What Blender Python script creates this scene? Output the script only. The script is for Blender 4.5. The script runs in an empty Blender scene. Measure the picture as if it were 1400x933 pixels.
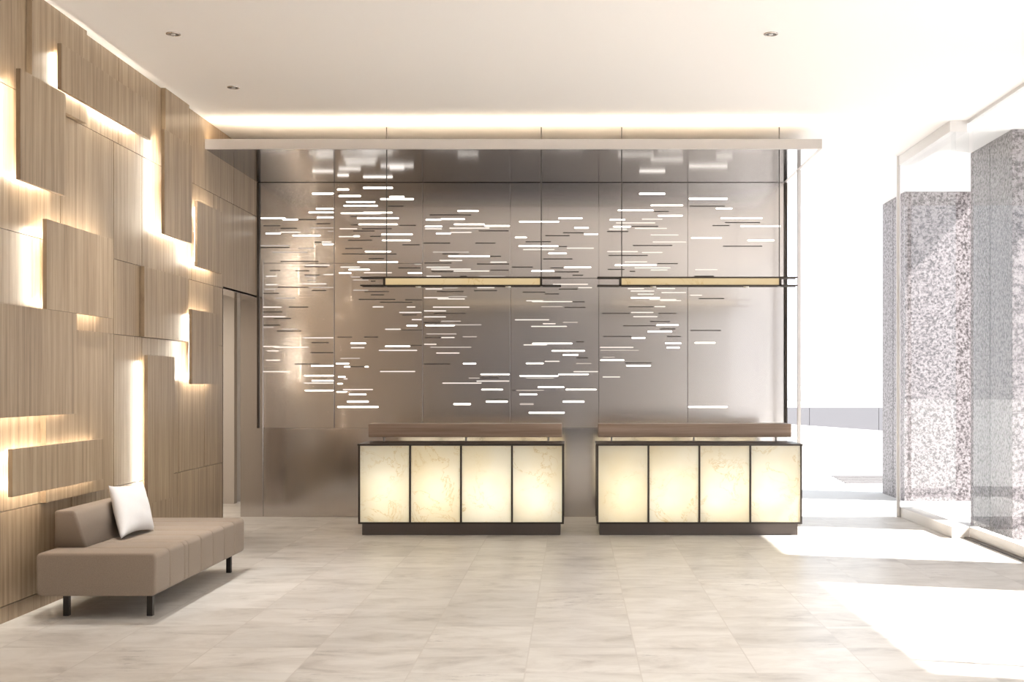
import bpy, bmesh, math, random
from mathutils import Vector
random.seed(7)
C = bpy.context.scene.collection
F = 1648.0; VX, VY = 785.0, 525.0; CAMZ = 1.5

# ------------------------------------------------------------------ materials
def newmat(name):
    m = bpy.data.materials.new(name); m.use_nodes = True
    nt = m.node_tree; b = nt.nodes['Principled BSDF']
    return m, nt, b
def N(nt, t, **kw):
    n = nt.nodes.new(t)
    for k, v in kw.items(): setattr(n, k, v)
    return n
def simple(name, col, rough=.5, metal=0, spec=.5):
    m, nt, b = newmat(name)
    b.inputs['Base Color'].default_value = (*col, 1); b.inputs['Roughness'].default_value = rough
    b.inputs['Metallic'].default_value = metal; b.inputs['Specular IOR Level'].default_value = spec
    # a trace of procedural unevenness
    tc = N(nt, 'ShaderNodeTexCoord'); n = N(nt, 'ShaderNodeTexNoise'); n.inputs['Scale'].default_value = 40
    nt.links.new(tc.outputs['Object'], n.inputs['Vector'])
    mr = N(nt, 'ShaderNodeMapRange'); mr.inputs['To Min'].default_value = max(0, rough-.03); mr.inputs['To Max'].default_value = min(1, rough+.03)
    nt.links.new(n.outputs['Fac'], mr.inputs['Value']); nt.links.new(mr.outputs['Result'], b.inputs['Roughness'])
    return m
def emit(name, col, s, sample=True):
    m = bpy.data.materials.new(name); m.use_nodes = True; nt = m.node_tree; nt.nodes.clear()
    e = N(nt, 'ShaderNodeEmission'); e.inputs['Color'].default_value = (*col, 1); e.inputs['Strength'].default_value = s
    o = N(nt, 'ShaderNodeOutputMaterial'); nt.links.new(e.outputs[0], o.inputs[0])
    if not sample: m.cycles.emission_sampling = 'NONE'
    return m
def ramp(nt, stops):
    r = N(nt, 'ShaderNodeValToRGB'); cr = r.color_ramp
    while len(cr.elements) < len(stops): cr.elements.new(.5)
    for e, (p, c) in zip(cr.elements, stops): e.position = p; e.color = (*c, 1)
    return r
def wood(name, cols, sc, rough=.34, spec=.5):
    """sc = scale of the grain per axis (large across the grain)"""
    m, nt, b = newmat(name); L = nt.links
    tc = N(nt, 'ShaderNodeTexCoord'); g = N(nt, 'ShaderNodeNewGeometry'); oi = N(nt, 'ShaderNodeObjectInfo')
    add = N(nt, 'ShaderNodeVectorMath', operation='ADD'); mul = N(nt, 'ShaderNodeMath', operation='MULTIPLY_ADD')
    mul.inputs[1].default_value = 37; L.new(g.outputs['Random Per Island'], mul.inputs[0])
    m2 = N(nt, 'ShaderNodeMath', operation='MULTIPLY'); m2.inputs[1].default_value = 23; L.new(oi.outputs['Random'], m2.inputs[0]); L.new(m2.outputs[0], mul.inputs[2])
    L.new(tc.outputs['Object'], add.inputs[0]); L.new(mul.outputs[0], add.inputs[1])
    def layer(k, detail, rgh):
        mp = N(nt, 'ShaderNodeMapping'); mp.inputs['Scale'].default_value = tuple(s*k for s in sc)
        n = N(nt, 'ShaderNodeTexNoise'); n.inputs['Scale'].default_value = 1; n.inputs['Detail'].default_value = detail; n.inputs['Roughness'].default_value = rgh
        L.new(add.outputs[0], mp.inputs[0]); L.new(mp.outputs[0], n.inputs['Vector']); return n
    a = layer(.32, 2, .5); c = layer(1.5, 5, .7)
    mx = N(nt, 'ShaderNodeMath', operation='MULTIPLY_ADD'); mx.inputs[1].default_value = .5; 
    h = N(nt, 'ShaderNodeMath', operation='MULTIPLY'); h.inputs[1].default_value = .5
    L.new(a.outputs['Fac'], h.inputs[0]); L.new(c.outputs['Fac'], mx.inputs[0]); L.new(h.outputs[0], mx.inputs[2])
    r = ramp(nt, [(.36, cols[0]), (.5, cols[1]), (.64, cols[2])]); L.new(mx.outputs[0], r.inputs[0])
    L.new(r.outputs[0], b.inputs['Base Color'])
    b.inputs['Roughness'].default_value = rough; b.inputs['Specular IOR Level'].default_value = spec
    bp = N(nt, 'ShaderNodeBump'); bp.inputs['Strength'].default_value = .06; bp.inputs['Distance'].default_value = .002
    L.new(c.outputs['Fac'], bp.inputs['Height']); L.new(bp.outputs[0], b.inputs['Normal'])
    return m
WOODC = [(.20, .133, .080), (.315, .228, .145), (.415, .315, .212)]
M_wood = wood('oak_vertical', WOODC, (9, 85, 2.0), .36, .5)
M_woodh = wood('walnut_horizontal', [(.27, .18, .13), (.36, .255, .19), (.45, .33, .255)], (1.2, 30, 60), .4)
M_backing = simple('dark_backing', (.05, .04, .03), .8)

def metal(name, col, rough, streak=(300, 300, 3), clear=0):
    m, nt, b = newmat(name); L = nt.links
    g = N(nt, 'ShaderNodeNewGeometry'); mp = N(nt, 'ShaderNodeMapping'); mp.inputs['Scale'].default_value = streak
    n = N(nt, 'ShaderNodeTexNoise'); n.inputs['Scale'].default_value = 1; n.inputs['Detail'].default_value = 3
    L.new(g.outputs['Position'], mp.inputs[0]); L.new(mp.outputs[0], n.inputs['Vector'])
    mr = N(nt, 'ShaderNodeMapRange'); mr.inputs['To Min'].default_value = rough-.015; mr.inputs['To Max'].default_value = rough+.015
    L.new(n.outputs['Fac'], mr.inputs['Value']); L.new(mr.outputs['Result'], b.inputs['Roughness'])
    r = ramp(nt, [(.3, tuple(c*.975 for c in col)), (.7, tuple(min(1, c*1.025) for c in col))]); L.new(n.outputs['Fac'], r.inputs[0]); L.new(r.outputs[0], b.inputs['Base Color'])
    b.inputs['Metallic'].default_value = 1
    if clear:
        gl = N(nt, 'ShaderNodeBsdfGlossy'); gl.inputs['Roughness'].default_value = .05; gl.inputs['Color'].default_value = (*col, 1)
        mx = N(nt, 'ShaderNodeMixShader'); mx.inputs[0].default_value = clear; L.new(b.outputs[0], mx.inputs[1]); L.new(gl.outputs[0], mx.inputs[2])
        L.new(mx.outputs[0], nt.nodes['Material Output'].inputs[0])
    return m
M_metal = metal('brushed_bronze_steel', (.70, .66, .635), .24, (300, 300, 90), .09)
M_metal_low = metal('brushed_steel_lower', (.60, .565, .54), .14, (200, 200, 4))
M_mirror = metal('polished_soffit', (.17, .155, .15), .12, (200, 200, 200))
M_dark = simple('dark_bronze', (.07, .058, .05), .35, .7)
M_plinth = simple('plinth_metal', (.13, .11, .10), .35, .5)
M_seam = simple('seam_black', (.03, .025, .025), .6)
M_slotdark = simple('unlit_slot', (.10, .085, .075), .5)
M_canopy = simple('canopy_paint', (.60, .56, .53), .45)
M_frame_l = simple('pale_metal_frame', (.78, .76, .75), .4, .1)
M_kerb = simple('pale_kerb', (.78, .74, .70), .5)
M_cable = simple('steel_cable', (.10, .09, .08), .5, .4)
M_leg = simple('black_leg', (.03, .025, .022), .4, .3)
M_ceil = simple('ceiling_plaster', (.90, .87, .84), .8)
M_soffit = simple('outside_soffit', (.85, .84, .83), .8)
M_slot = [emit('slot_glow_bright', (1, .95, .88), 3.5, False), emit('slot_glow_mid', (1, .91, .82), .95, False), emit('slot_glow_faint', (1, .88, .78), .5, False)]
M_led = emit('led_warm', (1, .91, .77), 42)
M_cove = emit('led_cove', (1, .85, .65), 26)
M_ringm = simple('downlight_ring', (.55, .5, .46), .25, .8)
M_bulb = simple('downlight_lens', (.8, .78, .75), .2)
M_refl = simple('downlight_reflector', (.10, .08, .07), .3, .8)
M_fwall = simple('front_wall_paint', (.17, .155, .15), .8)
M_slate = simple('slate_blue_panel', (.085, .10, .14), .5)
M_grey = simple('corridor_plaster', (.5, .45, .40), .8)

def stone_lit(name, emi=0):
    m = bpy.data.materials.new(name); m.use_nodes = True; nt = m.node_tree; nt.nodes.clear(); L = nt.links
    tc = N(nt, 'ShaderNodeTexCoord'); oi = N(nt, 'ShaderNodeObjectInfo')
    ad = N(nt, 'ShaderNodeVectorMath', operation='ADD'); mu = N(nt, 'ShaderNodeMath', operation='MULTIPLY'); mu.inputs[1].default_value = 11
    L.new(oi.outputs['Random'], mu.inputs[0]); L.new(tc.outputs['Object'], ad.inputs[0]); L.new(mu.outputs[0], ad.inputs[1])
    n1 = N(nt, 'ShaderNodeTexNoise'); n1.inputs['Scale'].default_value = 3.2; n1.inputs['Detail'].default_value = 8; n1.inputs['Roughness'].default_value = .62; n1.inputs['Distortion'].default_value = .7
    n2 = N(nt, 'ShaderNodeTexNoise'); n2.inputs['Scale'].default_value = 1.8; n2.inputs['Detail'].default_value = 3
    L.new(ad.outputs[0], n1.inputs['Vector']); L.new(ad.outputs[0], n2.inputs['Vector'])
    r1 = ramp(nt, [(.488, (1, 1, 1)), (.5, (.80, .71, .54)), (.51, (1, 1, 1))])
    r2 = ramp(nt, [(.3, (.95, .88, .72)), (.6, (.98, .95, .86))])
    L.new(n1.outputs['Fac'], r1.inputs[0]); L.new(n2.outputs['Fac'], r2.inputs[0])
    mask = N(nt, 'ShaderNodeTexNoise'); mask.inputs['Scale'].default_value = 2.5; L.new(ad.outputs[0], mask.inputs['Vector'])
    mr = N(nt, 'ShaderNodeMapRange'); mr.inputs['From Min'].default_value = .42; mr.inputs['From Max'].default_value = .62; L.new(mask.outputs['Fac'], mr.inputs['Value'])
    mx = N(nt, 'ShaderNodeMix', data_type='RGBA', blend_type='MULTIPLY'); L.new(mr.outputs['Result'], mx.inputs['Factor'])
    L.new(r2.outputs[0], mx.inputs['A']); L.new(r1.outputs[0], mx.inputs['B'])
    tr = N(nt, 'ShaderNodeBsdfTranslucent'); df = N(nt, 'ShaderNodeBsdfDiffuse'); gl = N(nt, 'ShaderNodeBsdfGlossy'); gl.inputs['Roughness'].default_value = .06
    L.new(mx.outputs['Result'], tr.inputs['Color']); L.new(mx.outputs['Result'], df.inputs['Color'])
    if emi:
        tr = N(nt, 'ShaderNodeEmission'); tr.inputs['Strength'].default_value = emi
        tint = N(nt, 'ShaderNodeMix', data_type='RGBA', blend_type='MULTIPLY'); tint.inputs['Factor'].default_value = 1
        tint.inputs['B'].default_value = (1, .74, .36, 1); L.new(mx.outputs['Result'], tint.inputs['A']); L.new(tint.outputs['Result'], tr.inputs['Color'])
    m1 = N(nt, 'ShaderNodeMixShader'); m1.inputs[0].default_value = .35; L.new(tr.outputs[0], m1.inputs[1]); L.new(df.outputs[0], m1.inputs[2])
    fr = N(nt, 'ShaderNodeFresnel'); fr.inputs['IOR'].default_value = 1.5
    m2 = N(nt, 'ShaderNodeMixShader'); L.new(fr.outputs[0], m2.inputs[0]); L.new(m1.outputs[0], m2.inputs[1]); L.new(gl.outputs[0], m2.inputs[2])
    o = N(nt, 'ShaderNodeOutputMaterial'); L.new(m2.outputs[0], o.inputs[0])
    return m
M_stone = stone_lit('backlit_onyx'); M_pend = stone_lit('pendant_onyx', .72)

def glass_mat(name, tint, k=1.0):
    m = bpy.data.materials.new(name); m.use_nodes = True; nt = m.node_tree; nt.nodes.clear(); L = nt.links
    t = N(nt, 'ShaderNodeBsdfTransparent'); t.inputs[0].default_value = (*tint, 1)
    g = N(nt, 'ShaderNodeBsdfGlossy'); g.inputs['Roughness'].default_value = .0; fr = N(nt, 'ShaderNodeFresnel'); fr.inputs['IOR'].default_value = 1.45
    mu = N(nt, 'ShaderNodeMath', operation='MULTIPLY'); mu.inputs[1].default_value = k; L.new(fr.outputs[0], mu.inputs[0])
    mx = N(nt, 'ShaderNodeMixShader'); L.new(mu.outputs[0], mx.inputs[0]); L.new(t.outputs[0], mx.inputs[1]); L.new(g.outputs[0], mx.inputs[2])
    o = N(nt, 'ShaderNodeOutputMaterial'); L.new(mx.outputs[0], o.inputs[0]); return m
M_glass = glass_mat('clear_glass', (.98, .985, .985), .13)

def mat_floor():
    m, nt, b = newmat('stone_floor_tiles'); L = nt.links
    g = N(nt, 'ShaderNodeNewGeometry'); sp = N(nt, 'ShaderNodeSeparateXYZ'); L.new(g.outputs['Position'], sp.inputs[0])
    def ax(out, off):
        a = N(nt, 'ShaderNodeMath', operation='SUBTRACT'); a.inputs[1].default_value = off; L.new(sp.outputs[out], a.inputs[0])
        d = N(nt, 'ShaderNodeMath', operation='DIVIDE'); d.inputs[1].default_value = .6; L.new(a.outputs[0], d.inputs[0])
        fl = N(nt, 'ShaderNodeMath', operation='FLOOR'); L.new(d.outputs[0], fl.inputs[0])
        fr = N(nt, 'ShaderNodeMath', operation='FRACT'); L.new(d.outputs[0], fr.inputs[0])
        pp = N(nt, 'ShaderNodeMath', operation='PINGPONG'); pp.inputs[1].default_value = .5; L.new(fr.outputs[0], pp.inputs[0])
        return fl, pp
    fx, px = ax('X', .345); fy, py = ax('Y', .246)
    mn = N(nt, 'ShaderNodeMath', operation='MINIMUM'); L.new(px.outputs[0], mn.inputs[0]); L.new(py.outputs[0], mn.inputs[1])
    gr = N(nt, 'ShaderNodeMapRange'); gr.inputs['From Min'].default_value = .002; gr.inputs['From Max'].default_value = .009; L.new(mn.outputs[0], gr.inputs['Value'])
    cb = N(nt, 'ShaderNodeCombineXYZ'); L.new(fx.outputs[0], cb.inputs[0]); L.new(fy.outputs[0], cb.inputs[1])
    wn = N(nt, 'ShaderNodeTexWhiteNoise', noise_dimensions='3D'); L.new(cb.outputs[0], wn.inputs['Vector'])
    # stone figure, different in every tile
    sc = N(nt, 'ShaderNodeVectorMath', operation='SCALE'); sc.inputs['Scale'].default_value = 9; L.new(wn.outputs['Color'], sc.inputs[0])
    ad = N(nt, 'ShaderNodeVectorMath', operation='ADD'); L.new(g.outputs['Position'], ad.inputs[0]); L.new(sc.outputs[0], ad.inputs[1])
    mp = N(nt, 'ShaderNodeMapping'); mp.inputs['Scale'].default_value = (1.6, 3.2, 1); L.new(ad.outputs[0], mp.inputs[0])
    n = N(nt, 'ShaderNodeTexNoise'); n.inputs['Scale'].default_value = 1.3; n.inputs['Detail'].default_value = 9; n.inputs['Roughness'].default_value = .66; n.inputs['Distortion'].default_value = .5
    L.new(mp.outputs[0], n.inputs['Vector'])
    r = ramp(nt, [(.30, (.42, .385, .35)), (.45, (.58, .545, .50)), (.6, (.68, .65, .61))]); L.new(n.outputs['Fac'], r.inputs[0])
    # gritty worn patches
    n2 = N(nt, 'ShaderNodeTexNoise'); n2.inputs['Scale'].default_value = 7; n2.inputs['Detail'].default_value = 10; n2.inputs['Roughness'].default_value = .8
    mp2 = N(nt, 'ShaderNodeMapping'); mp2.inputs['Scale'].default_value = (1, 3.2, 1); L.new(ad.outputs[0], mp2.inputs[0]); L.new(mp2.outputs[0], n2.inputs['Vector'])
    n3 = N(nt, 'ShaderNodeTexNoise'); n3.inputs['Scale'].default_value = 1.5; L.new(ad.outputs[0], n3.inputs['Vector'])
    s1 = N(nt, 'ShaderNodeMapRange'); s1.inputs['From Min'].default_value = .52; s1.inputs['From Max'].default_value = .62; L.new(n2.outputs['Fac'], s1.inputs['Value'])
    s2 = N(nt, 'ShaderNodeMapRange'); s2.inputs['From Min'].default_value = .56; s2.inputs['From Max'].default_value = .68; L.new(n3.outputs['Fac'], s2.inputs['Value'])
    ss = N(nt, 'ShaderNodeMath', operation='MULTIPLY'); L.new(s1.outputs[0], ss.inputs[0]); L.new(s2.outputs[0], ss.inputs[1])
    s5 = N(nt, 'ShaderNodeMath', operation='MULTIPLY'); s5.inputs[1].default_value = .75; L.new(ss.outputs[0], s5.inputs[0])
    mx = N(nt, 'ShaderNodeMix', data_type='RGBA'); L.new(s5.outputs[0], mx.inputs['Factor']); L.new(r.outputs[0], mx.inputs['A']); mx.inputs['B'].default_value = (.28, .25, .23, 1)
    hv = N(nt, 'ShaderNodeHueSaturation'); L.new(mx.outputs['Result'], hv.inputs['Color'])
    vr = N(nt, 'ShaderNodeMapRange'); vr.inputs['To Min'].default_value = .93; vr.inputs['To Max'].default_value = 1.06; L.new(wn.outputs['Value'], vr.inputs['Value']); L.new(vr.outputs[0], hv.inputs['Value'])
    gm = N(nt, 'ShaderNodeMix', data_type='RGBA', blend_type='MIX'); L.new(gr.outputs[0], gm.inputs['Factor']); gm.inputs['A'].default_value = (.54, .50, .455, 1); L.new(hv.outputs[0], gm.inputs['B'])
    L.new(gm.outputs['Result'], b.inputs['Base Color'])
    rr = N(nt, 'ShaderNodeMapRange'); rr.inputs['To Min'].default_value = .26; rr.inputs['To Max'].default_value = .42; L.new(n.outputs['Fac'], rr.inputs['Value']); L.new(rr.outputs[0], b.inputs['Roughness'])
    b.inputs['Specular IOR Level'].default_value = .4
    return m
M_floor = mat_floor()

def mat_granite():
    m, nt, b = newmat('speckled_granite'); L = nt.links
    g = N(nt, 'ShaderNodeNewGeometry')
    n = N(nt, 'ShaderNodeTexNoise'); n.inputs['Scale'].default_value = 32; n.inputs['Detail'].default_value = 4; n.inputs['Roughness'].default_value = .75
    L.new(g.outputs['Position'], n.inputs['Vector'])
    r = ramp(nt, [(.40, (.05, .042, .042)), (.47, (.15, .128, .13)), (.52, (.26, .23, .235)), (.62, (.34, .31, .315))]); L.new(n.outputs['Fac'], r.inputs[0])
    sp = N(nt, 'ShaderNodeSeparateXYZ'); L.new(g.outputs['Position'], sp.inputs[0])
    d = N(nt, 'ShaderNodeMath', operation='DIVIDE'); d.inputs[1].default_value = .603; L.new(sp.outputs['Z'], d.inputs[0])
    fr = N(nt, 'ShaderNodeMath', operation='FRACT'); L.new(d.outputs[0], fr.inputs[0])
    lt = N(nt, 'ShaderNodeMath', operation='LESS_THAN'); lt.inputs[1].default_value = .014; L.new(fr.outputs[0], lt.inputs[0])
    mx = N(nt, 'ShaderNodeMix', data_type='RGBA'); L.new(lt.outputs[0], mx.inputs['Factor']); L.new(r.outputs[0], mx.inputs['A']); mx.inputs['B'].default_value = (.22, .19, .2, 1)
    L.new(mx.outputs['Result'], b.inputs['Base Color']); b.inputs['Roughness'].default_value = .5
    return m
M_granite = mat_granite()

def fabric(name, c0, c1, scale=420, bump=.3):
    m, nt, b = newmat(name); L = nt.links
    tc = N(nt, 'ShaderNodeTexCoord'); n = N(nt, 'ShaderNodeTexNoise'); n.inputs['Scale'].default_value = scale; n.inputs['Detail'].default_value = 3
    L.new(tc.outputs['Object'], n.inputs['Vector']); r = ramp(nt, [(.35, c0), (.65, c1)]); L.new(n.outputs['Fac'], r.inputs[0]); L.new(r.outputs[0], b.inputs['Base Color'])
    b.inputs['Roughness'].default_value = .9; b.inputs['Sheen Weight'].default_value = .08; b.inputs['Specular IOR Level'].default_value = .15
    bp = N(nt, 'ShaderNodeBump'); bp.inputs['Strength'].default_value = bump; bp.inputs['Distance'].default_value = .001; L.new(n.outputs['Fac'], bp.inputs['Height']); L.new(bp.outputs[0], b.inputs['Normal'])
    return m
M_fab = fabric('taupe_upholstery', (.25, .197, .153), (.31, .248, .196))
M_pil = fabric('white_linen', (.62, .60, .59), (.70, .68, .67))
M_ground = simple('pale_paving', (.58, .57, .56), .8)
M_farwall = simple('grey_concrete', (.17, .165, .175), .8)
M_grate = simple('grey_paving_bars', (.14, .13, .13), .8)
M_far = simple('far_pale_facade', (.72, .75, .78), .8)

# ------------------------------------------------------------------ helpers
def add_box(bm, x0, x1, y0, y1, z0, z1):
    if x0 > x1: x0, x1 = x1, x0
    if y0 > y1: y0, y1 = y1, y0
    if z0 > z1: z0, z1 = z1, z0
    v = [bm.verts.new(p) for p in ((x0,y0,z0),(x1,y0,z0),(x1,y1,z0),(x0,y1,z0),(x0,y0,z1),(x1,y0,z1),(x1,y1,z1),(x0,y1,z1))]
    for f in ((0,3,2,1),(4,5,6,7),(0,1,5,4),(1,2,6,5),(2,3,7,6),(3,0,4,7)): bm.faces.new([v[i] for i in f])
def add_cyl(bm, cx, cy, z0, z1, r, n=24, r1=None):
    r1 = r if r1 is None else r1
    a = [bm.verts.new((cx+r*math.cos(2*math.pi*i/n), cy+r*math.sin(2*math.pi*i/n), z0)) for i in range(n)]
    b = [bm.verts.new((cx+r1*math.cos(2*math.pi*i/n), cy+r1*math.sin(2*math.pi*i/n), z1)) for i in range(n)]
    bm.faces.new(a[::-1]); bm.faces.new(b)
    for i in range(n): bm.faces.new((a[i], a[(i+1)%n], b[(i+1)%n], b[i]))
def obj(name, bm, mat, parent=None, loc=None, bevel=0, smooth=False, seg=2):
    if isinstance(bm, list):
        b = bmesh.new()
        for t in bm: add_box(b, *t)
        bm = b
    bm.normal_update()
    me = bpy.data.meshes.new(name); bm.to_mesh(me); bm.free(); me.materials.append(mat)
    o = bpy.data.objects.new(name, me); C.objects.link(o)
    if parent: o.parent = parent
    if loc: o.location = loc
    if bevel:
        md = o.modifiers.new('edge', 'BEVEL'); md.width = bevel; md.segments = seg; md.limit_method = 'ANGLE'
    if smooth:
        for p in me.polygons: p.use_smooth = True
    return o
def thing(name, label, cat, loc=(0,0,0), group=None):
    o = bpy.data.objects.new(name, None); C.objects.link(o); o.location = loc; o.empty_display_size = .1
    o['label'] = label; o['category'] = cat; o['kind'] = 'thing'
    if group: o['group'] = group
    return o
def tag(o, label, cat, group=None, kind=None):
    o['label'] = label; o['category'] = cat; o['kind'] = 'thing'
    if group: o['group'] = group
    if kind: o['kind'] = kind
    return o
def struct(name, bm, mat, label=None, **kw):
    o = obj(name, bm, mat, **kw); o['kind'] = 'structure'
    if label: o['label'] = label
    return o
def xd(px, plane): return F*plane/(VX-px)     # depth of a column of the left wall

# ------------------------------------------------------------------ the setting
H = 4.06; WX = -3.57; BACK = 13.59; Y0 = -3.0; XR = 3.82
struct('floor', [(-6, 3.9, Y0, BACK+.02, -.06, 0), (-6, -3.3, BACK+.02, 15.8, -.06, 0)], M_floor, 'pale beige stone tile floor')
struct('ceiling', [(-3.9, XR+.05, Y0, BACK+.05, H, H+.2)], M_ceil, 'cream plaster ceiling')
struct('trim_1', [(XR+.05, 5.45, Y0-2, 17.3, H, H+.2), (-3.9, XR+.05, BACK+.05, 17.3, H, H+.2)], M_soffit, 'white soffit outside the glass')
struct('ground', [(-60, 90, -40, 120, -.4, -.065)], M_ground, 'sunlit white paving outside')

# left wall: oak cladding, split in rows and columns by fine joints
rows = [(.105, .70), (.70, 1.885), (1.885, 2.47), (2.47, 3.38), (3.38, H)]
cutpx = [[98, 155.5, 243.7], [82.5, 155.5, 194, 243.7, 279.4], [55, 155.5, 194, 258], [82.5, 155.5, 194, 262], [55, 162, 221, 259, 319.5]]
g = .0022
b = bmesh.new()
for (z0, z1), cp in zip(rows, cutpx):
    end = 12.257 if z1 < 2.5 else BACK
    ys = [Y0, 1.0, 3.2, 5.4, 7.0] + [xd(p, 3.57) for p in cp] + [end]
    for a, c in zip(ys[:-1], ys[1:]): add_box(b, WX-.03, WX, a+2.2*g, c-2.2*g, z0+g, z1-g)
struct('wall_left', b, M_wood, 'light oak clad wall with fine joints')
wl = obj('wall_left_core', [(WX-.25, WX-.03, Y0, 12.235, 0, H), (WX-.25, WX-.03, 12.235, BACK, 2.49, H), (WX-.25, WX-.03, Y0, 12.23, 0, .1)], M_backing); wl.name = 'trim_2'; wl['kind'] = 'structure'
struct('trim_3', [(WX-.25, WX, 12.235, 12.257, 0, 2.47), (WX-.25, WX, 12.257, BACK-.01, 2.468, 2.49)], M_metal_low, 'dark lining of the corridor opening')
struct('baseboard_left', [(WX-.03, WX-.004, Y0, 12.235, 0, .102)], M_wood, 'recessed oak skirting')

# back wall (metal); the recessed field of panels stands in front of it
struct('wall_back', [(-3.76, 2.40, BACK+.03, BACK+.25, 0, H), ], M_metal_low, 'brushed metal back wall')
struct('trim_4', [(-3.50, 2.40, BACK-.012, BACK+.03, 0.0, .995), (-3.76, -3.505, BACK-.012, BACK+.03, 0, 2.9)], M_metal_low, 'plain brushed metal dado below the slotted panels', bevel=.002)
# corridor beyond the opening
struct('wall_corridor', [(-6.2, -4.25, 15.07, 15.2, 0, 2.75), (-6.2, -6.0, 12, 15.07, 0, 2.75), (-6, WX-.25, 12.0, 12.2, 0, 2.75)], M_grey)
struct('wall_corridor_end', [(-4.3, -3.3, 15.35, 15.5, 0, 2.75), (-3.3, -3.2, BACK+.25, 15.5, 0, 2.75)], M_grey)
struct('ceiling_corridor', [(-6.2, WX-.251, 12, 15.5, 2.75, 2.85), (WX-.251, -3.2, BACK+.25, 15.5, 2.75, 2.85)], M_grey)
# wall behind the camera, with a slate-blue portal in it
struct('wall_front', [(-3.9, 3.9, Y0-.25, Y0, 0, H)], M_fwall)
struct('door_1', [(-3.0, .3, Y0, Y0+.06, 0, 3.7)], M_slate, 'slate blue double doors behind the viewer')

# right glazing
struct('trim_5', [(3.65, XR, 11.71, BACK, 3.95, H)], M_frame_l, 'pale head box above the inner glass', bevel=.003)
struct('trim_6', [(3.67, 3.84, 11.71, BACK, 0, .11)], M_kerb, 'pale kerb box below the inner glass', bevel=.003)
struct('trim_7', [(XR, 3.86, Y0, 11.71, H-.03, H)], M_frame_l, 'pale ceiling track of the outer glass')
struct('trim_8', [(3.84, 3.93, Y0, 11.71, -.02, .11)], M_kerb, 'pale kerb below the outer glass', bevel=.003)
struct('trim_9', [(3.785, 3.84, Y0, 11.70, .0, .012)], M_dark, 'dark floor channel beside the kerb')
struct('window_1', [(3.70, 3.712, 11.72, BACK-.03, .11, 3.95)], M_glass, 'inner side glass pane')
struct('window_2', [(3.665, 3.835, 11.71, 11.722, .11, 3.95)], M_glass, 'narrow return glass pane')
for nm, a, c in (('window_3', 6.01, 11.70), ('window_5', 3.03, 5.97), ('window_6', .03, 3.0), ('window_7', Y0, 0)):
    struct(nm, [(3.865, 3.877, a, c, .11, H-.03)], M_glass, 'outer side glass pane')
struct('window_4', [(2.42, 3.62, BACK, BACK+.012, 0.02, H)], M_glass, 'glass pane beside the metal wall')
b = bmesh.new(); add_cyl(b, 3.65, BACK-.02, 0, H, .022)
struct('trim_10', b, M_frame_l, 'slim round glazing post', smooth=False)
struct('trim_11', [(3.85, 3.89, 5.965, 6.0, 0, H)], M_frame_l)
struct('trim_12', [(2.374, 2.408, 12.80, 12.835, 0, 3.772)], M_frame_l, 'slim square post under the canopy end')

# ------------------------------------------------------------------ canopy with its cove light
can = thing('canopy', 'long flat dark mirror bottomed canopy hanging over both reception desks', 'canopy', (-.59, 11.65, 3.772))
def rel(o, boxes):
    l = o.location
    return [(a-l[0], b_-l[0], c-l[1], d-l[1], e-l[2], f-l[2]) for a, b_, c, d, e, f in boxes]
obj('fascia', rel(can, [(WX+.001, 2.396, 11.65, 11.68, 3.772, 3.867), (2.36, 2.396, 11.68, BACK-.001, 3.772, 3.867)]), M_canopy, can, bevel=.002)
obj('underside', rel(can, [(WX+.001, 2.36, 11.68, BACK+.028, 3.772, 3.80)]), M_mirror, can)
obj('top_deck', rel(can, [(WX+.001, 2.36, 11.68, BACK+.028, 3.801, 3.83)]), M_canopy, can)
obj('light_strip', rel(can, [(WX+.03, 2.30, 11.70, 11.73, 3.832, 3.85)]), M_cove, can)

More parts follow.
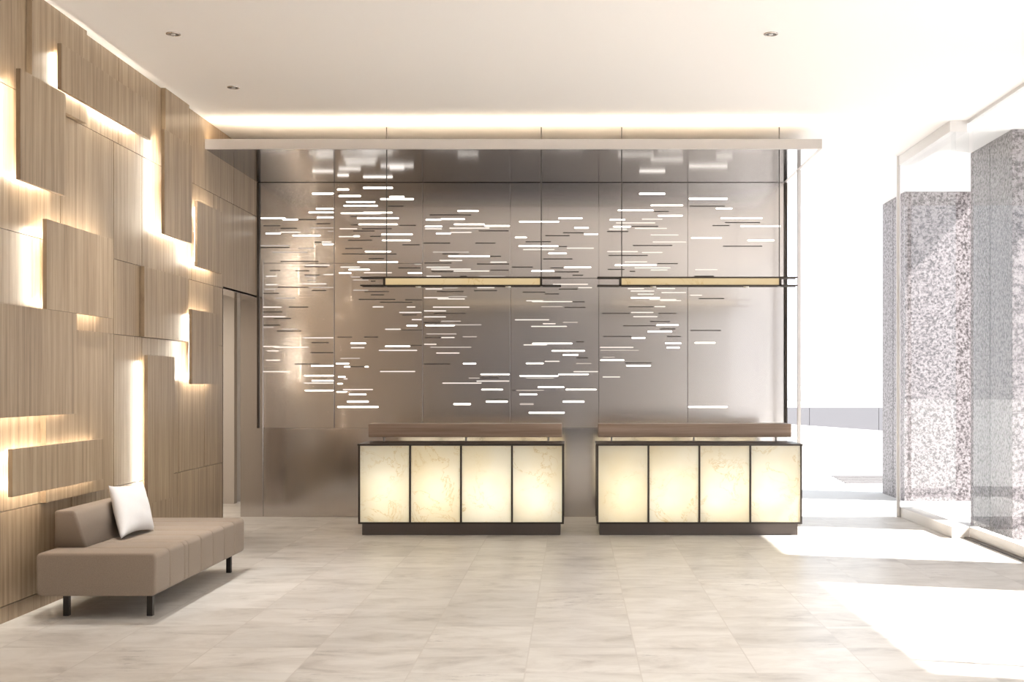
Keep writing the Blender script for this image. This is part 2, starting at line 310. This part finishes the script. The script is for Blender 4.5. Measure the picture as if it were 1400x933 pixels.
# ------------------------------------------------------------------ slotted metal panels on the back wall
slots_b = {
 (340,240,5.185): [(627,711,100,0),(450,618,129,0),(638,795,146,0),(810,1022,88,0),(933,1170,168,0),(998,1104,152,0),(690,897,188,0),(672,914,215,0),(477,604,237,0),(425,614,262,0),(653,935,269,0),(810,1020,264,0),(85,260,303,0),(240,348,313,0),(484,602,298,0),(768,1064,303,0),(778,1056,347,0),(434,610,372,2),(560,610,396,2),(645,770,378,1),(120,226,412,0),(222,370,403,1),(311,508,426,0),(638,750,434,1),(743,788,431,0),(940,1162,418,0),(945,1147,461,0),(55,295,498,2),(524,610,488,0),(518,587,472,1),(350,470,517,2),(824,1008,540,0),(771,1058,614,0),(395,575,637,1),(165,420,545,2),(650,790,650,1),(708,858,668,0),(640,727,692,0),(816,1015,690,1),(1128,1230,692,0),(1175,1225,630,2),(530,602,703,1),(122,200,715,1),(400,485,717,2),(415,478,744,2),(120,205,775,1),(375,550,769,1),(425,600,795,2),(112,200,806,2),(725,880,720,2),(740,850,742,2),(740,850,815,2),(190,330,870,2),(885,950,930,2)],
 (340,400,4.665): [(60,210,94,1),(78,235,155,1),(60,160,222,2),(210,315,235,2),(345,543,290,1),(78,195,345,1),(160,380,350,1),(118,193,373,1),(111,200,433,1),(60,265,506,1),(398,543,469,0),(557,640,454,0),(585,710,421,2),(650,748,325,0),(652,738,353,1),(608,647,475,0),(740,765,475,0),(354,543,532,0),(403,543,564,0),(352,543,579,1),(358,543,626,0),(570,617,539,0),(605,630,552,1),(565,600,583,0),(600,793,620,1),(560,627,635,0),(640,750,651,0),(627,765,697,0),(565,828,731,0),(838,1062,505,1),(830,1075,370,1),(870,1030,344,0),(870,970,235,1),(960,1103,128,1),(1008,1063,93,1),(1040,1103,174,1),(1007,1075,212,0),(790,860,93,1)],
 (570,240,5.185): [(287,437,252,0),(62,170,315,0),(165,340,310,0),(57,180,362,0),(57,178,379,1),(262,480,347,0),(478,660,358,0),(230,515,374,1),(135,240,412,0),(238,388,404,1),(725,1008,328,0),(1002,1173,304,0),(1115,1218,372,0),(1185,1283,417,0),(695,779,440,0),(720,1002,501,0),(752,975,526,1),(932,1062,553,0),(1062,1255,516,1),(113,370,544,2),(222,517,573,0),(160,322,603,1),(520,638,615,1),(66,235,651,1),(100,383,665,1),(260,514,678,1),(812,974,678,0),(1043,1235,652,0),(67,172,715,1),(440,620,716,2),(963,1214,772,1),(1143,1242,796,1),(60,180,805,1),(427,550,796,1),(190,290,798,2),(50,225,867,1),(145,340,876,1),(225,355,860,2),(775,895,889,1),(815,1102,895,1)],
 (570,400,4.665): [(102,335,94,1),(45,187,118,1),(45,185,156,1),(153,280,184,2),(54,240,211,0),(215,412,207,2),(60,253,265,2),(155,240,288,1),(292,382,283,2),(45,125,331,1),(85,347,350,2),(123,272,387,1),(293,378,454,0),(406,592,523,0),(380,590,566,1),(330,400,547,2),(163,413,579,1),(411,549,620,0),(440,579,697,0),(233,344,713,0),(793,930,91,2),(625,844,175,1),(803,885,200,1),(932,1027,191,2),(728,958,217,1),(680,830,335,1),(736,991,326,0),(860,1071,373,0),(930,1029,399,0),(816,910,440,1),(695,808,453,0),(1015,1113,454,2),(998,1155,506,1),(902,1096,523,0),(654,902,533,0),(695,875,547,2),(770,940,605,0),(948,1145,620,0),(654,767,651,0),(930,1068,697,0),(713,942,768,0),(635,810,625,2),(655,745,713,2)],
 (810,240,4.667): [(298,465,117,0),(371,578,191,0),(162,390,223,0),(418,576,257,0),(110,209,283,0),(315,447,279,1),(150,400,303,1),(132,245,327,0),(105,220,343,1),(270,476,338,1),(370,550,380,1),(384,598,425,1),(93,290,486,1),(315,447,492,1),(205,350,552,1),(142,410,573,0),(268,498,590,1),(370,480,604,1),(615,862,149,0),(788,892,211,0),(818,1084,273,0),(945,1200,324,0),(630,824,399,0),(990,1160,415,0),(655,798,602,1),(225,330,723,1),(243,395,738,1),(410,528,722,1),(405,520,734,2),(440,598,748,1),(288,392,758,1),(245,430,781,0),(362,535,792,1),(430,567,799,1),(622,700,765,1)],
 (810,400,4.667): [(245,390,128,1),(260,415,155,1),(395,465,91,1),(408,550,209,0),(352,508,250,0),(250,337,291,0),(463,567,325,0),(473,557,353,0),(48,262,351,1),(50,297,370,2),(65,143,414,2),(50,202,433,0),(215,373,468,0),(65,177,540,1),(653,784,322,0),(610,862,731,0)],
}
slots_d = {
 (340,240,5.185): [(988,1098,218),(355,478,314),(482,580,342),(105,225,357),(225,343,375),(725,775,351),(802,1015,378),(740,893,394),(1066,1186,354),(860,936,432),(703,875,460),(468,515,474),(1088,1212,492),(65,290,512),(684,806,518),(780,1048,558),(850,960,590),(225,495,610),(150,225,675),(330,430,677),(395,560,648),(1060,1218,656),(395,505,706),(205,425,793),(447,550,816),(105,215,836),(865,900,750),(820,995,824),(865,960,847),(780,1040,879),(930,1160,899),(1110,1228,882),(660,780,556),(720,766,291)],
 (340,400,4.665): [(255,380,94),(90,215,125),(160,270,166),(95,200,209),(180,335,247),(400,510,321),(390,540,385),(293,450,457),(649,738,474),(978,1072,144),(974,1105,240),(735,825,285),(565,660,285),(1034,1105,338)],
 (570,240,5.185): [(90,385,280),(437,650,393),(45,236,480),(413,557,480),(180,300,556),(520,597,574),(52,245,621),(425,655,628),(103,258,682),(520,650,672),(305,355,715),(672,823,650),(945,1041,656),(910,1083,427),(1035,1182,407),(770,950,470),(1005,1065,504),(895,1103,592),(977,1148,684),(1103,1178,708),(142,330,823),(405,568,817),(750,910,828),(905,1008,840),(1005,1140,806),(1105,1190,897)],
 (570,400,4.665): [(108,310,134),(45,150,192),(50,153,289),(405,523,546),(45,213,457),(442,579,684),(605,630,625),(940,1075,96),(1015,1065,315),(1015,1090,418)],
 (810,240,4.667): [(393,487,230),(249,420,325),(93,230,358),(258,510,447),(103,353,511),(414,545,563),(97,205,600),(238,273,612),(620,845,196),(845,1070,301),(765,875,320),(832,1084,452),(650,775,643),(678,840,786)],
 (810,400,4.667): [(228,390,92),(60,240,134),(420,535,134),(368,495,186),(195,404,213),(430,530,233),(68,248,281),(475,565,281),(208,378,450),(625,820,243)],
}
PPM = F/BACK
seamx = [-3.545] + [(p-VX)/PPM for p in (457, 578, 698, 818.6, 940)] + [2.365]
desc = ['leftmost slotted metal wall panel beside the corridor opening, warm light on it',
        'second slotted metal wall panel from the left, rows of bright slots from top to bottom',
        'third slotted metal wall panel from the left, behind the left hanging lamp',
        'fourth slotted metal wall panel from the left, dark and bluish in its lower half',
        'fifth slotted metal wall panel from the left, above the gap between the desks',
        'wide slotted metal wall panel at the right end with few slots, paling to white']
# the last seam (940) splits column five and six
panels = []
zsplit = {0: 2.86, 1: 2.86, 2: None, 3: 2.69, 4: 2.69, 5: None}
for i in range(6):
    x0, x1 = seamx[i], seamx[i+1]
    t = thing('metal_wall_panel', desc[i], 'wall panel', ((x0+x1)/2, BACK+.03, 1.0), 'slotted metal panels of the back wall')
    zs = [1.0] + ([zsplit[i]] if zsplit[i] else []) + [3.77]
    for a, c in zip(zs[:-1], zs[1:]):
        obj('metal_sheet', rel(t, [(x0+.004, x1-.004, BACK+.002, BACK+.028, a+.0025, c-.0025)]), M_metal, t, bevel=.0015)
    panels.append(t)
def place_slot(x0p, x1p, yp, kind, hgt):
    xa, xb = (x0p-VX)/PPM, (x1p-VX)/PPM; z = CAMZ-(yp-VY)/PPM
    mid = (xa+xb)/2
    for i in range(6):
        if seamx[i] <= mid < seamx[i+1]: break
    xa = max(xa, seamx[i]+.008); xb = min(xb, seamx[i+1]-.008)
    t = panels[i]; b = bmesh.new(); h = hgt/2
    l = t.location; y0 = BACK+.002-(.006 if kind < 3 else .0015)-l[1]; y1 = BACK+.001-l[1]
    # capsule outline with rounded ends
    pts = []
    for cx, s in ((xb-h, -90), (xa+h, 90)):
        for k in range(5):
            an = math.radians(s+45*k); pts.append((cx+h*math.cos(an)-l[0], z+h*math.sin(an)-l[2]))
    f = [b.verts.new((p[0], y0, p[1])) for p in pts]; r = [b.verts.new((p[0], y1, p[1])) for p in pts]
    n = len(f); b.faces.new(f); b.faces.new(r[::-1])
    for k in range(n): b.faces.new((f[k], r[k], r[(k+1)%n], f[(k+1)%n]))
    bmesh.ops.recalc_face_normals(b, faces=b.faces)
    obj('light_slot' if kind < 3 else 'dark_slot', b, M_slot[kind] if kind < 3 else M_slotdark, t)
for (ox, oy, s), lst in slots_b.items():
    for a, c, y, k in lst:
        yy = oy+y/s
        hh = .020 if (yy < 275 or yy > 545) else (.0148 if k == 0 else .0115)
        place_slot(ox+a/s, ox+c/s, yy, k, hh)
for (ox, oy, s), lst in slots_d.items():
    for a, c, y in lst: place_slot(ox+a/s, ox+c/s, oy+y/s, 3, .011)
fr = thing('gap_shadow', 'thin dark strips standing for the shadow in the side gaps of the slotted metal panels', 'frame', (-.59, BACK, 1.0))
obj('gap_shadow_strip', rel(fr, [(-3.575+.006, -3.545, BACK-.03, BACK+.028, 1.0, 3.765)]), M_dark, fr)  # dark strips put in for the shadow of the side gaps
obj('gap_shadow_strip', rel(fr, [(2.377, 2.399, BACK-.03, BACK+.028, .997, 3.765)]), M_dark, fr)

# ------------------------------------------------------------------ oak panels on the left wall
XF = -3.47; TH = .028; SO = WX+.072       # front plane, thickness, back of panel
def float_panel(p0, p1, z0, z1, sides, label, y0=None, XF=XF, SO=SO):
    ya = xd(p0, 3.47) if y0 is None else y0; yb = xd(p1, 3.47)
    t = thing('floating_wall_panel', label, 'wall panel', (WX, (ya+yb)/2, z0), 'backlit oak panels standing off the left wall')
    obj('oak_board', rel(t, [(SO, XF, ya, yb, z0, z1)]), M_wood, t, bevel=.001)
    obj('back_spacer', rel(t, [(WX+(.040 if z0 < .8 and z1 > 1 and z1 < 1.2 else .001), SO, (ya+yb)/2-.04, (ya+yb)/2+.04, (z0+z1)/2-.04, (z0+z1)/2+.04)]), M_backing, t)
    i = .05; w = .014; xa, xb = SO-.016, SO-.002
    if 'l' in sides: obj('light_strip', rel(t, [(xa, xb, ya+i, ya+i+w, z0+i, z1-i)]), M_led, t)
    if 'r' in sides: obj('light_strip', rel(t, [(xa, xb, yb-i-w, yb-i, z0+i+w, z1-i-w)]), M_led, t)
    if 't' in sides: obj('light_strip', rel(t, [(xa, xb, ya+i+w, yb-i, z1-i-w, z1-i)]), M_led, t)
    if 'b' in sides: obj('light_strip', rel(t, [(xa, xb, ya+i+w, yb-i, z0+i, z0+i+w)]), M_led, t)
    return t
float_panel(28, 90, 2.782, 3.478, 'lb', 'upright oak panel high at the far left, glowing along its left edge')
float_panel(84, 206, 3.498, 3.806, 'lb', 'long horizontal oak panel just below the ceiling, white glow under it')
float_panel(225, 262.5, 2.773, 3.66, 'lbr', 'tall narrow oak panel below the ceiling, nearest the canopy end')
float_panel(270, 303.5, 2.583, 3.19, 'ltbr', 'small squarish oak panel beside the canopy, above the corridor opening')
float_panel(64, 155, 1.992, 2.586, 'ltb', 'squarish oak panel with a bright left edge above the largest panel')
float_panel(0, 105, 1.292, 1.990, 'b', 'largest oak panel, cut by the left picture edge, glow only under it', y0=6.2)
float_panel(17, 141, .799, 1.095, 'ltb', 'low horizontal oak panel behind the sofa, glowing on three sides')
float_panel(262.5, 299, 1.497, 2.178, 'ltbr', 'small upright oak panel left of the corridor opening at eye level')
float_panel(206.5, 243, .51, 1.735, 'l', 'tall slim oak panel rising behind the sofa cushion, glow down its left', SO=WX+.045, XF=WX+.073)
def raised(p0, p1, z0, z1, label):
    ya, yb = xd(p0, 3.53), xd(p1, 3.53)
    o = obj('raised_wall_panel', [(0, .038, -(yb-ya)/2, (yb-ya)/2, 0, z1-z0)], M_wood, loc=(WX+.001, (ya+yb)/2, z0), bevel=.001)
    return tag(o, label, 'wall panel', 'thin raised oak panels on the left wall')
raised(44, 119, 3.385, H-.002, 'thin raised oak panel touching the ceiling at the top left corner')
raised(226.5, 259, 3.665, H-.002, 'short raised oak panel touching the ceiling above the tall narrow panel')
raised(197.6, 258, 1.888, 2.466, 'raised oak panel without glow in the middle of the left wall')
raised(63, 154.8, .703, 1.882, 'wide raised oak panel partly hidden by the low horizontal panel behind the sofa')

# ------------------------------------------------------------------ reception desks
def desk(cx, label, ledge_label):
    t = thing('reception_desk', label, 'reception desk', (cx, 11.9, 0), 'reception desks')
    w = 1.015; D = .62
    zs = .114; zt = .906
    obj('plinth', [(-w+.03, w-.035, .05, D-.05, 0, zs)], M_plinth, t, bevel=.002)
    obj('countertop', [(-w-.006, w+.006, -.008, D+.01, zt-.018, zt)], M_dark, t, bevel=.002)
    fb = bmesh.new(); q = .018
    def bars(y0, y1):
        add_box(fb, -w, w, y0, y1, zs, zs+q)
        for k in range(5):
            x = -w + q/2 + (2*w-q)*k/4; add_box(fb, x-q/2, x+q/2, y0, y1, zs+q, zt-.018)
    bars(0, .03); bars(D-.03, D)
    add_box(fb, -w, -w+.03, .03, D-.03, zs, zs+q); add_box(fb, w-.03, w, .03, D-.03, zs, zs+q)
    obj('frame', fb, M_dark, t)
    obj('base_board', [(-w+.032, w-.032, .032, D-.032, zs, zs+.012)], M_dark, t)
    pw = (2*w-q)/4
    for k in range(4):
        xa = -w+q/2+pw*k+q/2; xb = xa+pw-q
        obj('stone_panel', [(xa+.001, xb-.001, .006, .016, zs+q, zt-.019)], M_stone, t)
        obj('stone_panel', [(xa+.001, xb-.001, D-.016, D-.006, zs+q, zt-.019)], M_stone, t)
    for s in (-1, 1):
        obj('side_panel', [(s*w-s*.006, s*w-s*.016, .031, D-.031, zs+q, zt-.019)], M_stone, t)
    lg = obj('transaction_ledge', [(-.99, .99, .45, .80, .953, 1.088)], M_woodh, t, bevel=.004)
    lg['label'] = ledge_label
    for x in (-.85, 0, .85):
        sb = bmesh.new(); add_cyl(sb, x, .57, zt, .953, .009, 16); obj('ledge_support', sb, M_frame_l, lg)
    # lamps inside the cabinet, four facing out and four facing the staff side
    for k in range(4):
        x = -w+q/2+pw*(k+.5)
        for sgn in (-1, 1):
            L = bpy.data.lights.new('desk_lamp', 'AREA'); L.shape = 'RECTANGLE'; L.size = .28; L.size_y = .44; L.energy = DESKW * (1 if sgn < 0 else 2.2); L.color = (1, .96, .89)
            lo = bpy.data.objects.new('inner_lamp', L); C.objects.link(lo); lo.parent = t
            lo.location = (x, .31+sgn*.05, .40 if sgn < 0 else .56)
            lo.rotation_euler = (math.radians(90), 0, 0 if sgn > 0 else math.pi)
DESKW = 3.4
desk(-1.1175, 'left reception desk of glowing cream stone with a wooden ledge', 'horizontal grain wooden ledge')
desk(1.2365, 'right reception desk of glowing cream stone, nearer the windows', 'horizontal grain wooden ledge')

# ------------------------------------------------------------------ pendants
def pendant(x0, x1, b0, b1, label):
    cx = (x0+x1)/2; y = 12.02
    t = thing('pendant_lamp', label, 'pendant lamp', (cx, y, H), 'long bar pendant lamps over the desks')
    z1, z0 = 2.557, 2.477
    for zz in (z1, z0):
        for dy in (-.06, .06):
            obj('rail', rel(t, [(x0, x1, y+dy-.008, y+dy+.008, zz-.008, zz+.006)]), M_dark, t, bevel=.001)
    obj('stone_shade', rel(t, [(b0+.012, b1-.012, y-.05, y+.05, z0+.007, z1-.009)]), M_pend, t)
    for x in (b0, b1): obj('end_plate', rel(t, [(x-.011, x+.011, y-.068, y+.068, z0-.008, z1+.006)]), M_dark, t)
    for x in (b0+.33, b1-.33):
        b = bmesh.new(); add_cyl(b, x-cx, 0, z0-.02-H, z0-.001-H, .028); obj('spotlight', b, M_bulb, t)
    for x in (b0+.015, b1-.0):
        b = bmesh.new(); add_cyl(b, x-cx, 0, z1-.0-H, 0, .005, 10); obj('cable', b, M_cable, t)
    return t
pendant(-2.122, -.131, -1.885, -.328, 'left bar pendant lamp with amber stone shade above the left desk')
pendant(.23, 2.217, .459, 2.045, 'right bar pendant lamp with amber stone shade above the right desk')

# ------------------------------------------------------------------ ceiling downlights
LAMPW = 15
def downlight(x, y, label):
    t = thing('recessed_downlight', label, 'ceiling light', (x, y, H), 'recessed ceiling downlights')
    b = bmesh.new(); n = 32
    prof = [(.052, -.0), (.052, -.006), (.042, -.008), (.040, -.001)]
    rings = [[b.verts.new((r*math.cos(2*math.pi*i/n), r*math.sin(2*math.pi*i/n), z)) for i in range(n)] for r, z in prof]
    for a, c in zip(rings[:-1], rings[1:]):
        for i in range(n): b.faces.new((a[i], a[(i+1)%n], c[(i+1)%n], c[i]))
    obj('trim_ring', b, M_ringm, t, smooth=True)
    b = bmesh.new(); add_cyl(b, 0, 0, -.004, -.0005, .041, 28); obj('reflector', b, M_refl, t)
    b = bmesh.new(); add_cyl(b, .0, 0, -.009, -.004, .016, 20); obj('lens', b, M_bulb, t)
def lamp(x, y, e=LAMPW, spread=130):
    L = bpy.data.lights.new('downlight_lamp', 'AREA'); L.shape = 'DISK'; L.size = .09; L.energy = e; L.color = (1, .97, .93); L.spread = math.radians(spread)
    lo = bpy.data.objects.new('downlight_lamp', L); C.objects.link(lo); lo.location = (x, y, H-.012)
for x in (-.75, 1.44):  # unseen downlights, added out of view to brighten the interior
    for y in (6.4, 4.0, 1.6, -.8):
        downlight(x, y, 'unseen ceiling downlight added above the viewer as fill light'); lamp(x, y)
for x, y, k in ((-2.93, 8.81, .9), (-2.94, 10.4, .15), (1.438, 8.81, .35)): lamp(x, y, LAMPW*k, 62)
downlight(-2.93, 8.81, 'ceiling downlight above the sofa, nearer the viewer of the left pair')
downlight(-2.94, 10.4, 'ceiling downlight near the left end of the canopy')
downlight(1.438, 8.81, 'lone ceiling downlight on the right half of the ceiling')

# ------------------------------------------------------------------ sofa
sofa = thing('sofa', 'low taupe channel stitched sofa on black legs against the oak wall', 'sofa', (-3.02, 8.64, 0))
def rrect(x0, x1, z0, z1, r, n=5):
    pts = []
    for cx, cz, s in ((x1-r, z0+r, -90), (x1-r, z1-r, 0), (x0+r, z1-r, 90), (x0+r, z0+r, 180)):
        for k in range(n+1):
            a = math.radians(s+90*k/n); pts.append((cx+r*math.cos(a), cz+r*math.sin(a)))
    return pts
def loft(rings):
    b = bmesh.new(); vs = [[b.verts.new(p) for p in r] for r in rings]; n = len(vs[0])
    for a, c in zip(vs[:-1], vs[1:]):
        for i in range(n): b.faces.new((a[i], a[(i+1)%n], c[(i+1)%n], c[i]))
    b.faces.new(vs[0][::-1]); b.faces.new(vs[-1])
    bmesh.ops.recalc_face_normals(b, faces=b.faces)
    return b
def section(y0, y1, in0, in1):
    ys = []
    def prof(y, ins, r): return [(x-sofa.location[0], y-sofa.location[1], z) for x, z in rrect(-3.407+ins, -2.642-ins, .155+ins*.3, .428-ins, r)]
    rings = []
    for k in range(6):
        a = k/5*math.pi/2; rings.append(prof(y0+in0*(1-math.cos(a)), in0*(1-math.sin(a)), .035-.3*in0*(1-math.sin(a))))
    for k in range(6):
        a = (1-k/5)*math.pi/2; rings.append(prof(y1-in1*(1-math.cos(a)), in1*(1-math.sin(a)), .035-.3*in1*(1-math.sin(a))))
    return loft(rings)
cuts = [7.62, 7.885, 8.18, 8.265, 8.545, 8.83, 9.11, 9.385, 9.667]
for i, (a, c) in enumerate(zip(cuts[:-1], cuts[1:])):
    obj('seat_section', section(a, c-.004, .02 if i == 0 else .017, .02 if i == len(cuts)-2 else .017), M_fab, sofa, smooth=True)
M_seamf = fabric('dark_seam_cord', (.07, .055, .045), (.10, .08, .065))
for c in cuts[1:-1]:
    rr = [[(x-sofa.location[0], y-sofa.location[1], z) for x, z in rrect(-3.407+.009, -2.642-.009, .158, .428-.009, .03)] for y in (c-.0065, c+.0035)]
    obj('seam_cord', loft(rr), M_seamf, sofa)
def bprof(y, ins):
    x0, x1b, x1t, z0, z1 = -3.407+ins, -3.195-ins, -3.262-ins, .43, .668-ins
    pts = [(x0, z0), (x1b, z0)]
    r = .04
    for k in range(7):
        a = math.radians(10+80*k/6); pts.append((x1t-r+r*math.cos(a), z1-r+r*math.sin(a)))
    r2 = .018
    for k in range(5):
        a = math.radians(90+90*k/4); pts.append((x0+r2+r2*math.cos(a), z1-r2+r2*math.sin(a)))
    return [(x-sofa.location[0], y-sofa.location[1], z) for x, z in pts]
rg = []
for k in range(6):
    a = k/5*math.pi/2; rg.append(bprof(7.895+.018*(1-math.cos(a)), .018*(1-math.sin(a))))
for k in range(6):
    a = (1-k/5)*math.pi/2; rg.append(bprof(9.11-.018*(1-math.cos(a)), .018*(1-math.sin(a))))
obj('backrest', loft(rg), M_fab, sofa, smooth=True)
for x in (-3.28, -2.74):
    for y in (7.795, 9.57):
        obj('leg', rel(sofa, [(x-.0185, x+.0185, y-.0185, y+.0185, 0, .157)]), M_leg, sofa, bevel=.002)

# pillow
def pillow():
    n = 26; b = bmesh.new()
    c = Vector((-3.215, 8.83, .602)); u = Vector((.015, .272, -.005)); v = Vector((-.085, .115, .165)); w = u.cross(v).normalized()
    if w.x < 0: w = -w
    grid = {}
    for s in (1, -1):
        for i in range(n+1):
            for j in range(n+1):
                if s == -1 and (i in (0, n) or j in (0, n)): grid[s, i, j] = grid[1, i, j]; continue
                a, d = -1+2*i/n, -1+2*j/n
                t = .068*((1-a*a)*(1-d*d))**.42
                t += .006*math.sin(7*a+3*d)*math.sin(5*d-2*a)*(1-a*a)*(1-d*d)
                aa = a*1.04*(1-.14*(1-d*d)*a*a); dd = d*1.04*(1-.14*(1-a*a)*d*d)
                grid[s, i, j] = b.verts.new(u*aa + v*dd + w*(s*t))
    for s in (1, -1):
        for i in range(n):
            for j in range(n):
                q = [grid[s, i, j], grid[s, i+1, j], grid[s, i+1, j+1], grid[s, i, j+1]]
                b.faces.new(q if s == 1 else q[::-1])
    bmesh.ops.recalc_face_normals(b, faces=b.faces)
    o = obj('throw_pillow', b, M_pil, loc=c+w*.045+Vector((.01,-.2,-.016)), smooth=True)
    tag(o, 'white linen throw pillow leaning on the sofa backrest', 'pillow')
pillow()

# ------------------------------------------------------------------ outside
names = ['speckled granite pillar outside, cut by the right picture edge', 'speckled granite pillar outside, farther one behind the slim glazing post']
def pillar(d0, d1, label):
    t = thing('granite_pillar', label, 'pillar', (4.9, (d0+d1)/2, -.065), 'granite pillars outside the glass')
    obj('shaft', [(-.5, .5, -(d1-d0)/2, (d1-d0)/2, 0, H+.065-.001)], M_granite, t, bevel=.004)
    obj('joint_line', [(-.502, -.49, .004, .010, 0.02, H-.01)], M_seam, t)
pillar(12.11, 13.38, names[0]); pillar(16.05, 17.2, names[1])
for d0 in (8.40, 4.05):
    pillar(d0, d0+1.2, 'speckled granite pillar outside, beyond the right picture edge')
# low wall and ramp far off
def ramp_mesh():
    b = bmesh.new()
    pts = [(-2, 40), (10.2, 40), (10.2, 24), (-2, 24)]
    lo = [b.verts.new((x, y, -.064)) for x, y in pts]
    hi = [b.verts.new((-2, 40, .80)), b.verts.new((10.2, 40, -.06)), b.verts.new((10.2, 24, -.06)), b.verts.new((-2, 24, -.06))]
    b.faces.new(lo[::-1]); b.faces.new(hi)
    for i in range(4): b.faces.new((lo[i], lo[(i+1)%4], hi[(i+1)%4], hi[i]))
    bmesh.ops.recalc_face_normals(b, faces=b.faces); return b
tag(obj('paved_ramp', ramp_mesh(), M_ground), 'pale paved ramp rising to the left outside', 'ramp')
lw = thing('low_wall', 'long low grey concrete wall far outside behind the windows', 'wall', (12, 40.2, -.065))
for x0, x1 in ((-12, -4.2), (-4.19, -1.9), (-1.89, 8)):
    obj('wall_segment', [(x0, x1, -.2, .1, 0, .775)], M_farwall, lw, bevel=.01)
fb_ = thing('far_building', 'very pale low building on the horizon outside', 'building', (26, 110, -.065))
obj('walls', [(-14, 12, 0, 8, 0, 1.2)], M_far, fb_); obj('roof', [(-14.5, 12.5, -.5, 8.5, 1.2, 1.35)], M_far, fb_)
gt = thing('paving_grate', 'striped grey paving grate on the ground beside the far granite pillar', 'grate', (4.6, 19.6, -.065))
for k in range(6): obj('bar', [(-.35+.02*k, 1.2, -.75+.28*k, -.63+.28*k, 0, .012)], M_grate, gt)

# ------------------------------------------------------------------ lights, sky, camera
az = Vector((1, -.28, 0)).normalized(); el = math.radians(47.5)
d = Vector((az.x*math.cos(el), az.y*math.cos(el), math.sin(el)))
s = bpy.data.lights.new('sun', 'SUN'); s.energy = 16.0; s.angle = math.radians(.8); s.color = (1, .97, .94)
so = bpy.data.objects.new('sun', s); C.objects.link(so); so.rotation_euler = d.to_track_quat('Z', 'Y').to_euler(); so.location = (20, 0, 20)
L = bpy.data.lights.new('corridor_lamp', 'AREA'); L.size = .6; L.energy = 45; L.color = (1, .9, .78)
lo = bpy.data.objects.new('corridor_lamp', L); C.objects.link(lo); lo.location = (-4.8, 13.6, 2.7)

w = bpy.data.worlds.new('World'); bpy.context.scene.world = w; w.use_nodes = True
nt = w.node_tree; bg = nt.nodes['Background']
tc = N(nt, 'ShaderNodeTexCoord'); sp = N(nt, 'ShaderNodeSeparateXYZ'); nt.links.new(tc.outputs['Generated'], sp.inputs[0])
r = ramp(nt, [(.0, (.95, .96, 1.0)), (.5, (.86, .92, 1.0))]); nt.links.new(sp.outputs['Z'], r.inputs[0]); nt.links.new(r.outputs[0], bg.inputs['Color'])
bg.inputs['Strength'].default_value = 1.7

cam = bpy.data.cameras.new('camera'); co = bpy.data.objects.new('camera', cam); C.objects.link(co)
co.location = (0, 0, CAMZ); co.rotation_euler = (math.radians(90), 0, 0)
cam.sensor_width = 36; cam.lens = F/1400*36; cam.shift_x = -(VX-700)/1400; cam.shift_y = (VY-466.5)/1400
cam.clip_end = 500
sc = bpy.context.scene; sc.camera = co
sc.view_settings.view_transform = 'Standard'; sc.view_settings.look = 'None'; sc.view_settings.gamma = 1
sc.view_settings.use_curve_mapping = False; sc.view_settings.exposure = 0.22
